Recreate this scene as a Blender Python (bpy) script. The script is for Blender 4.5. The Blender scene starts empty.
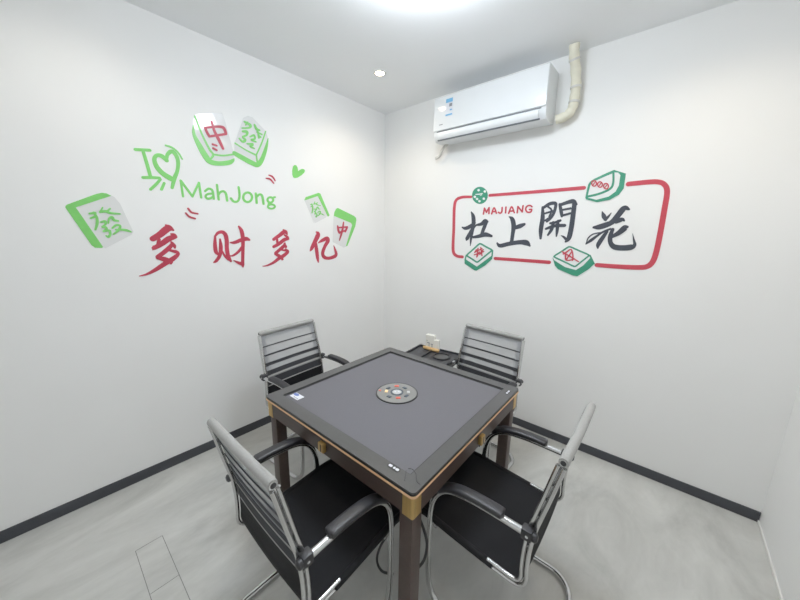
import bpy, bmesh, math, random
from mathutils import Vector, Matrix
from mathutils.geometry import tessellate_polygon
random.seed(4)
scene = bpy.context.scene
COL = scene.collection
PI = math.pi

# ------------------------------------------------------------------ materials
def srgb(r, g, b):
    f = lambda c: (c/255/12.92) if c/255 <= .04045 else ((c/255+.055)/1.055)**2.4
    return (f(r), f(g), f(b), 1)
def mat(name, color, rough=.5, metal=0, spec=.5, var=0, scale=8, stretch=(1, 1, 1), bump=0, bscale=60, alpha=1, emit=None, estr=0, coat=0):
    m = bpy.data.materials.new(name); m.use_nodes = True
    nt = m.node_tree; b = nt.nodes['Principled BSDF']
    b.inputs['Base Color'].default_value = color
    b.inputs['Roughness'].default_value = rough
    b.inputs['Metallic'].default_value = metal
    b.inputs['Specular IOR Level'].default_value = spec
    b.inputs['Alpha'].default_value = alpha
    b.inputs['Coat Weight'].default_value = coat
    b.inputs['Coat Roughness'].default_value = .08
    tc = nt.nodes.new('ShaderNodeTexCoord'); mp = nt.nodes.new('ShaderNodeMapping')
    mp.inputs['Scale'].default_value = stretch
    nt.links.new(tc.outputs['Object'], mp.inputs['Vector'])
    if var:
        n = nt.nodes.new('ShaderNodeTexNoise'); n.inputs['Scale'].default_value = scale; n.inputs['Detail'].default_value = 6
        nt.links.new(mp.outputs['Vector'], n.inputs['Vector'])
        r = nt.nodes.new('ShaderNodeValToRGB')
        c = color
        r.color_ramp.elements[0].position = .3; r.color_ramp.elements[1].position = .7
        r.color_ramp.elements[0].color = (c[0]*(1-var), c[1]*(1-var), c[2]*(1-var), 1)
        r.color_ramp.elements[1].color = (min(1, c[0]*(1+var)), min(1, c[1]*(1+var)), min(1, c[2]*(1+var)), 1)
        nt.links.new(n.outputs['Fac'], r.inputs['Fac']); nt.links.new(r.outputs['Color'], b.inputs['Base Color'])
    if bump:
        n2 = nt.nodes.new('ShaderNodeTexNoise'); n2.inputs['Scale'].default_value = bscale
        nt.links.new(mp.outputs['Vector'], n2.inputs['Vector'])
        bp = nt.nodes.new('ShaderNodeBump'); bp.inputs['Strength'].default_value = bump; bp.inputs['Distance'].default_value = .002
        nt.links.new(n2.outputs['Fac'], bp.inputs['Height']); nt.links.new(bp.outputs['Normal'], b.inputs['Normal'])
    if emit:
        b.inputs['Emission Color'].default_value = emit; b.inputs['Emission Strength'].default_value = estr
    return m
M = {}
M['wall'] = mat('wall_paint', srgb(239, 239, 238), .55, spec=.25, var=.012, scale=2, bump=.05, bscale=180)
M['ceiling'] = mat('ceiling_paint', srgb(243, 245, 247), .7, spec=.2, var=.01, scale=2)
M['skirting'] = mat('dark_skirting', srgb(58, 60, 66), .4, var=.06, scale=20)
M['white_trim'] = mat('white_trim', srgb(226, 226, 222), .4, var=.02)
M['chrome'] = mat('chrome', (.62, .62, .62, 1), .16, metal=1, var=.03, scale=30)
M['black_plastic'] = mat('black_plastic', srgb(40, 40, 44), .42, var=.08, scale=40)
M['black_mesh'] = mat('black_mesh_fabric', srgb(23, 23, 26), .75, spec=.25, var=.18, scale=500, bump=.25, bscale=900)
M['stripe'] = mat('dark_stripe_fabric', srgb(58, 59, 63), .75, spec=.2, var=.1, scale=300)
M['grey_fabric'] = mat('pale_grey_fabric', srgb(160, 160, 158), .8, var=.06, scale=200, bump=.2, bscale=600)
M['grey_mesh'] = mat('sheer_grey_mesh', srgb(166, 168, 171), .8, var=.06, scale=300, alpha=.55)
M['grey_hem'] = mat('double_grey_mesh', srgb(148, 150, 153), .8, var=.06, scale=300, alpha=.85)
M['cloth'] = mat('grey_table_cloth', srgb(102, 101, 106), .8, spec=.3, var=.03, scale=300, bump=.1, bscale=900)
M['frame'] = mat('graphite_frame', srgb(78, 78, 78), .3, spec=.35, var=.04, scale=60)
M['lip'] = mat('black_lip', srgb(26, 26, 30), .35, var=.05)
M['bronze'] = mat('bronze_trim', srgb(238, 192, 146), .45, metal=.1, var=.05, scale=30)
M['brass'] = mat('brushed_brass', srgb(200, 164, 100), .34, metal=.6, var=.15, scale=40, stretch=(1, 1, .05))
M['brown'] = mat('dark_brown_wood', srgb(70, 56, 51), .42, var=.10, scale=14, stretch=(1, 1, 6))
M['disc'] = mat('grey_disc_plastic', srgb(128, 128, 126), .35, var=.03)
M['disc_light'] = mat('pale_disc_plastic', srgb(190, 192, 192), .3, var=.03)
M['red_key'] = mat('red_button', srgb(214, 92, 76), .4, var=.05, emit=srgb(230, 90, 70), estr=.15)
M['amber_key'] = mat('amber_button', srgb(240, 205, 150), .4, var=.05, emit=srgb(255, 215, 150), estr=.25)
M['dark_key'] = mat('dark_button', srgb(66, 76, 88), .4, var=.05)
M['sticker_white'] = mat('white_sticker', srgb(226, 228, 236), .35, var=.02)
M['sticker_blue'] = mat('blue_print', srgb(92, 116, 186), .4, var=.04)
M['print_grey'] = mat('grey_print', srgb(140, 142, 148), .5, var=.05)
M['red'] = mat('matte_red_acrylic', srgb(180, 54, 74), .4, spec=.4, var=.05, scale=25)
M['green'] = mat('light_green_acrylic', srgb(122, 204, 104), .35, spec=.4, var=.04, scale=25)
M['face'] = mat('glossy_white_acrylic', srgb(224, 224, 224), .07, spec=.6, var=.01)
M['ink'] = mat('dark_grey_acrylic', srgb(62, 66, 76), .4, spec=.4, var=.06, scale=25)
M['signred'] = mat('sign_red_acrylic', srgb(192, 66, 80), .4, spec=.4, var=.04, scale=25)
M['teal'] = mat('jade_green_acrylic', srgb(56, 142, 112), .4, spec=.4, var=.05, scale=25)
M['white'] = mat('white_acrylic', srgb(234, 234, 234), .35, var=.01)
M['ac_white'] = mat('gloss_white_plastic', srgb(233, 236, 238), .1, spec=.55, var=.008)
M['ac_body'] = mat('satin_white_plastic', srgb(226, 229, 231), .35, var=.01)
M['ac_slot'] = mat('grey_slot', srgb(110, 116, 122), .5, var=.05)
M['ac_label_blue'] = mat('label_blue', srgb(110, 178, 222), .5, var=.04)
M['ivory'] = mat('ivory_wrap_tape', srgb(222, 218, 198), .6, var=.06, scale=25, bump=.3, bscale=40)
M['hose'] = mat('grey_white_hose', srgb(206, 204, 198), .55, var=.05, scale=30)
M['lamp_glow'] = mat('lamp_diffuser', (1, 1, 1, 1), .5, var=.01, emit=(.85, .925, 1, 1), estr=40)
M['spot_glow'] = mat('downlight_diffuser', (1, 1, 1, 1), .5, var=.01, emit=(1, .86, .62, 1), estr=38)
M['orange'] = mat('orange_wood', srgb(212, 172, 116), .5, var=.1, scale=30)
M['carton'] = mat('white_carton', srgb(232, 230, 222), .6, var=.03)
M['tray_black'] = mat('black_tray', srgb(44, 45, 50), .35, var=.08, scale=30)
M['cord'] = mat('grey_rubber', srgb(52, 52, 54), .6, var=.05)
M['seam'] = mat('dark_joint', srgb(120, 120, 117), .7, var=.05)
M['door'] = mat('door_paint', srgb(206, 204, 198), .4, var=.02)

def floor_material():
    m = bpy.data.materials.new('grey_marbled_floor'); m.use_nodes = True
    nt = m.node_tree; b = nt.nodes['Principled BSDF']; L = nt.links.new
    tc = nt.nodes.new('ShaderNodeTexCoord')
    mp = nt.nodes.new('ShaderNodeMapping'); mp.inputs['Scale'].default_value = (1.9, .8, 1); mp.inputs['Rotation'].default_value = (0, 0, .35)
    L(tc.outputs['Object'], mp.inputs['Vector'])
    n = nt.nodes.new('ShaderNodeTexNoise'); n.inputs['Scale'].default_value = 1.6; n.inputs['Detail'].default_value = 9; n.inputs['Distortion'].default_value = 1.2; n.inputs['Roughness'].default_value = .6
    L(mp.outputs['Vector'], n.inputs['Vector'])
    r = nt.nodes.new('ShaderNodeValToRGB'); e = r.color_ramp.elements
    e[0].position = .3; e[0].color = srgb(168, 168, 164); e[1].position = .72; e[1].color = srgb(206, 206, 202)
    k = e.new(.5); k.color = srgb(190, 190, 186)
    L(n.outputs['Fac'], r.inputs['Fac'])
    n2 = nt.nodes.new('ShaderNodeTexNoise'); n2.inputs['Scale'].default_value = 9; n2.inputs['Detail'].default_value = 8; n2.inputs['Distortion'].default_value = 2
    L(mp.outputs['Vector'], n2.inputs['Vector'])
    mx = nt.nodes.new('ShaderNodeMixRGB'); mx.blend_type = 'OVERLAY'; mx.inputs['Fac'].default_value = .08
    L(r.outputs['Color'], mx.inputs['Color1']); L(n2.outputs['Fac'], mx.inputs['Color2'])
    L(mx.outputs['Color'], b.inputs['Base Color'])
    b.inputs['Roughness'].default_value = .28; b.inputs['Specular IOR Level'].default_value = .4
    return m
M['floor'] = floor_material()

# ------------------------------------------------------------------ mesh builder
def spline(pts, n=8, closed=False):
    P = [Vector(p) for p in pts]; out = []; N = len(P)
    if N < 3 and not closed: return P
    for i in range(N if closed else N-1):
        if closed: a, b, c, d = P[(i-1) % N], P[i], P[(i+1) % N], P[(i+2) % N]
        else: a, b, c, d = P[max(i-1, 0)], P[i], P[i+1], P[min(i+2, N-1)]
        for k in range(n):
            t = k/n
            out.append(.5*((2*b)+(c-a)*t+(2*a-5*b+4*c-d)*t*t+(3*b-a-3*c+d)*t**3))
    if not closed: out.append(P[-1])
    return out
class MB:
    def __init__(self): self.bm = bmesh.new()
    def face(self, vs):
        try: return self.bm.faces.new(vs)
        except ValueError: return None
    def box(self, c, s, bev=0, rot=None, seg=2):
        r = bmesh.ops.create_cube(self.bm, size=1); vs = r['verts']
        for v in vs: v.co = Vector((v.co.x*s[0], v.co.y*s[1], v.co.z*s[2]))
        if bev:
            es = list({e for v in vs for e in v.link_edges})
            rr = bmesh.ops.bevel(self.bm, geom=es, offset=min(bev, min(s)*.49), segments=seg, affect='EDGES', profile=.6)
            vs = list({v for f in rr['faces'] for v in f.verts} | {v for v in vs if v.is_valid})
        T = Matrix.Translation(Vector(c))
        if rot is not None: T = T @ rot
        for v in vs: v.co = T @ v.co
        return self
    def tube(self, path, r, seg=12, closed=False, cap=True, sc=None):
        P = [Vector(p) for p in path]; N = len(P); rings = []
        def tan(i):
            a = P[(i-1) % N] if closed or i > 0 else P[i]; b = P[(i+1) % N] if closed or i < N-1 else P[i]
            return (b-a).normalized()
        t0 = tan(0); up = Vector((0, 0, 1)) if abs(t0.z) < .9 else Vector((1, 0, 0))
        nrm = (up - t0*up.dot(t0)).normalized(); pt = t0
        for i in range(N):
            t = tan(i); ax = pt.cross(t)
            if ax.length > 1e-7: nrm = Matrix.Rotation(pt.angle(t), 3, ax.normalized()) @ nrm
            nrm = (nrm - t*nrm.dot(t)).normalized(); bi = t.cross(nrm); pt = t
            rr = r[i] if isinstance(r, (list, tuple)) else r
            rings.append([self.bm.verts.new(P[i]+(nrm*math.cos(2*PI*k/seg)*(sc[0] if sc else 1)+bi*math.sin(2*PI*k/seg)*(sc[1] if sc else 1))*rr) for k in range(seg)])
        for i in range(N if closed else N-1):
            a, b = rings[i], rings[(i+1) % N]
            for k in range(seg): self.face([a[k], a[(k+1) % seg], b[(k+1) % seg], b[k]])
        if cap and not closed:
            self.face(rings[0][::-1]); self.face(rings[-1])
        return self
    def lathe(self, prof, c=(0, 0, 0), seg=40, axis='z'):
        rings = []; c = Vector(c)
        for r, z in prof:
            rg = []
            for k in range(seg):
                a = 2*PI*k/seg; p = Vector((r*math.cos(a), r*math.sin(a), z))
                if axis == 'y': p = Vector((p.x, p.z, p.y))
                rg.append(self.bm.verts.new(c+p))
            rings.append(rg)
        for a, b in zip(rings, rings[1:]):
            for k in range(seg): self.face([a[k], a[(k+1) % seg], b[(k+1) % seg], b[k]])
        self.face(rings[0][::-1]); self.face(rings[-1])
        return self
    def prism(self, poly, z0, z1):
        a = [self.bm.verts.new((x, y, z0)) for x, y in poly]; b = [self.bm.verts.new((x, y, z1)) for x, y in poly]
        n = len(poly); self.face(a[::-1]); self.face(b)
        for i in range(n): self.face([a[i], a[(i+1) % n], b[(i+1) % n], b[i]])
        return self
    def ring_prism(self, outer, inner, z0, z1):
        n = len(outer); V = lambda P, z: [self.bm.verts.new((x, y, z)) for x, y in P]
        a, b, c, d = V(outer, z0), V(outer, z1), V(inner, z1), V(inner, z0)
        for i in range(n):
            j = (i+1) % n
            for p, q in ((a, b), (b, c), (c, d), (d, a)): self.face([p[i], p[j], q[j], q[i]])
        return self
    def sheet(self, rows, thick=0):
        V = [[self.bm.verts.new(p) for p in r] for r in rows]; n = len(V); m = len(V[0])
        fs = [self.face([V[i][j], V[i][j+1], V[i+1][j+1], V[i+1][j]]) for i in range(n-1) for j in range(m-1)]
        if thick: bmesh.ops.recalc_face_normals(self.bm, faces=fs); bmesh.ops.solidify(self.bm, geom=fs, thickness=thick)
        return self
    def build(self, name, m, parent=None, smooth=True, angle=40):
        bmesh.ops.remove_doubles(self.bm, verts=self.bm.verts, dist=1e-6)
        bmesh.ops.recalc_face_normals(self.bm, faces=self.bm.faces)
        me = bpy.data.meshes.new(name); self.bm.to_mesh(me); self.bm.free()
        me.materials.append(m if not isinstance(m, str) else M[m])
        if smooth:
            for p in me.polygons: p.use_smooth = True
            me.set_sharp_from_angle(angle=math.radians(angle))
        o = bpy.data.objects.new(name, me); COL.objects.link(o)
        if parent is not None: o.parent = parent
        return o
def rrect(w, h, r, n=6, cx=0, cy=0):
    out = []
    for sx, sy, a0 in ((1, 1, 0), (-1, 1, PI/2), (-1, -1, PI), (1, -1, 1.5*PI)):
        for k in range(n+1):
            a = a0+PI/2*k/n
            out.append((cx+sx*(w/2-r)+r*math.cos(a), cy+sy*(h/2-r)+r*math.sin(a)))
    return out
def tag(o, label, cat, group=None):
    o['label'] = label; o['category'] = cat
    if group: o['group'] = group
    return o
def thing(name, label, cat, loc=(0, 0, 0), rz=0, group=None):
    o = bpy.data.objects.new(name, None); COL.objects.link(o); o.empty_display_size = .1
    o.location = loc; o.rotation_euler = (0, 0, rz)
    return tag(o, label, cat, group)
def struct(name, mb, m, smooth=False):
    o = mb.build(name, m, None, smooth); o['kind'] = 'structure'; return o
def copy_tree(o, parent=None):
    c = o.copy(); COL.objects.link(c); c.parent = parent
    for ch in list(o.children): copy_tree(ch, c)
    return c

# ------------------------------------------------------------------ the room
W, H, D = 3.02, 2.8, 3.6
struct('floor', MB().box((W/2, -D/2, -.05), (W+.4, D+.4, .1)), 'floor')
struct('ceiling', MB().box((W/2, -D/2, H+.05), (W+.4, D+.4, .1)), 'ceiling')
struct('wall_left', MB().box((-.05, -D/2, H/2), (.1, D+.2, H)), 'wall')
struct('wall_back', MB().box((W/2, .05, H/2), (W+.2, .1, H)), 'wall')
struct('wall_right', MB().box((W+.05, -D/2, H/2), (.1, D+.2, H)), 'wall')
struct('wall_front', MB().box((W/2, -D-.05, H/2), (W+.2, .1, H)), 'wall')
BB = .066
struct('baseboard_left', MB().box((.004, -D/2, BB/2), (.008, D-.002, BB), .001), 'skirting')
struct('baseboard_back', MB().box((W/2+.004, -.004, BB/2), (W-.012, .008, BB), .001), 'skirting')
struct('baseboard_right', MB().box((W-.004, -D/2-.004, .009), (.008, D-.012, .018), .002), 'white_trim')
# cut seams around the narrow floor strip
def seam(n, a, b):
    a = Vector((*a, 0)); b = Vector((*b, 0)); d = b-a
    struct('trim_%d' % n, MB().box((a+b)/2+Vector((0, 0, .0002)), (d.length, .0028, .0006), 0, Matrix.Rotation(math.atan2(d.y, d.x), 4, 'Z')), 'seam')
seam(1, (.567, -2.4125), (1.35, -2.4125)); seam(2, (.567, -2.3005), (1.35, -2.3005)); seam(3, (.567, -2.411), (.567, -2.302)); seam(4, (.864, -2.411), (.864, -2.302))

# ------------------------------------------------------------------ lamps
lamp = thing('ceiling_lamp', 'large round white flush ceiling lamp glowing above the table', 'ceiling light', (1.475, -1.325, H))
MB().lathe([(.10, 0), (.19, 0), (.19, -.02), (.10, -.02)]).build('base_plate', 'white_trim', lamp)
MB().lathe([(.05, -.02), (.185, -.02), (.215, -.045), (.23, -.075), (.222, -.10), (.19, -.117), (.11, -.123), (.01, -.124)], seg=64).build('diffuser', 'lamp_glow', lamp)
def lightdata(name, kind, energy, color, loc, **k):
    l = bpy.data.lights.new(name, kind); l.energy = energy; l.color = color
    for a, b in k.items(): setattr(l, a, b)
    o = bpy.data.objects.new(name, l); COL.objects.link(o); o.location = loc; return o
DL = None
for (x, y, lab) in ((.54, -.63, 'small warm recessed downlight in the ceiling near the room corner'), (2.45, -.63, 'small warm recessed downlight in the ceiling right of the air conditioner'), (.54, -2.25, 'small warm recessed downlight in the ceiling near the left wall, on the doorway side'), (2.45, -2.25, 'small warm recessed downlight in the ceiling near the right wall, on the doorway side')):
    if DL is None:
        DL = thing('downlight', lab, 'downlight', (x, y, H), 0, 'recessed downlights')
        MB().ring_prism([(.047*math.cos(a*PI/16), .047*math.sin(a*PI/16)) for a in range(32)], [(.033*math.cos(a*PI/16), .033*math.sin(a*PI/16)) for a in range(32)], -.006, .0).build('trim_ring', 'white_trim', DL)
        MB().lathe([(.01, 0), (.033, 0), (.033, -.003), (.01, -.0035)], seg=32).build('lens', 'spot_glow', DL)
    else:
        o = copy_tree(DL); o.location = (x, y, H); o['label'] = lab
    lightdata('downlight_beam', 'SPOT', 21 if y > -1 else 21*.6, (1, .87, .68) if y > -1 else (1, .94, .84), (x, y, H-.012), spot_size=math.radians(150), spot_blend=.9, shadow_soft_size=.03)

# ------------------------------------------------------------------ air conditioner on the back wall
ac = thing('air_conditioner', 'white wall-mounted split air conditioner high on the back wall', 'air conditioner', (1.197, .0006, 2.372))
AW = .896
def acprof(mb, x0, x1, prof):
    a = [mb.bm.verts.new((x0, y, z)) for y, z in prof]; b = [mb.bm.verts.new((x1, y, z)) for y, z in prof]; n = len(prof)
    mb.face(a); mb.face(b[::-1])
    for i in range(n): mb.face([a[i], a[(i+1) % n], b[(i+1) % n], b[i]])
    return mb
h = AW/2
acprof(MB(), -h, h, [(0, .012), (-.10, 0), (-.165, .006), (-.186, .03), (-.192, .06), (-.192, .318), (-.176, .33), (0, .33)]).build('housing', 'ac_body', ac, angle=30)
acprof(MB(), -h+.002, h-.002, [(-.1925, .076), (-.203, .079), (-.205, .092), (-.199, .325), (-.192, .331), (-.188, .331), (-.1925, .31)]).build('front_panel', 'ac_white', ac, angle=30)
acprof(MB(), -h+.045, h-.045, [(-.187, .012), (-.198, .022), (-.204, .035), (-.204, .055), (-.198, .066), (-.190, .068)]).build('louver_flap', 'ac_white', ac, angle=50)
MB().box((0, -.1935, .072), (AW-.06, .004, .0075)).build('slot', 'ac_slot', ac)
MB().box((0, -.184, .0085), (AW-.075, .010, .006), 0, Matrix.Rotation(-.6, 4, 'X')).build('slot', 'ac_slot', ac)
# energy label and small logo
lb = MB().box((-.300, -.2035, .235), (.062, .0016, .125), 0, Matrix.Rotation(-.03, 4, 'X')).build('energy_label', 'sticker_white', ac)
MB().box((-.300, -.2046, .283), (.062, .0016, .028), 0, Matrix.Rotation(-.03, 4, 'X')).build('blue_band', 'ac_label_blue', lb)
MB().box((-.300, -.2066, .179), (.062, .0016, .012), 0, Matrix.Rotation(-.03, 4, 'X')).build('blue_band', 'ac_label_blue', lb)
MB().box((-.286, -.2056, .248), (.026, .0012, .022), 0, Matrix.Rotation(-.03, 4, 'X')).build('printed_mark', 'print_grey', lb)
MB().box((-.282, -.2064, .212), (.02, .0012, .010), 0, Matrix.Rotation(-.03, 4, 'X')).build('printed_mark', 'ac_label_blue', lb)
MB().box((-.372, -.2062, .118), (.034, .0012, .006), 0, Matrix.Rotation(-.03, 4, 'X')).build('logo_mark', 'print_grey', ac)
pp = spline([(1.755, -.115, 2.80), (1.756, -.095, 2.74), (1.768, -.065, 2.66), (1.775, -.05, 2.57), (1.775, -.05, 2.49), (1.765, -.05, 2.44), (1.735, -.052, 2.405), (1.676, -.055, 2.395)], 8)
pipe = MB().tube(pp, [  .030 + .002*math.sin(i*.9) for i in range(len(pp))], 18).build('wrapped_pipe', 'ivory')
tag(pipe, 'ivory tape-wrapped refrigerant pipe bending from ceiling to air conditioner', 'pipe')
for i in (10, 24, 33):
    p = pp[i]; d = (pp[i+1]-pp[i-1]).normalized()
    MB().tube([p-d*.006, p+d*.006], .0345, 18).build('pipe_tie', 'hose', pipe)
hp = spline([(-.40, -.05, .012), (-.425, -.06, -.012), (-.450, -.06, -.036), (-.468, -.055, -.066), (-.493, -.05, -.085), (-.523, -.045, -.088)], 8)
MB().tube(hp, [.0125+.0015*math.sin(i*2.2) for i in range(len(hp))], 14).build('drain_hose', 'hose', ac)

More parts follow.
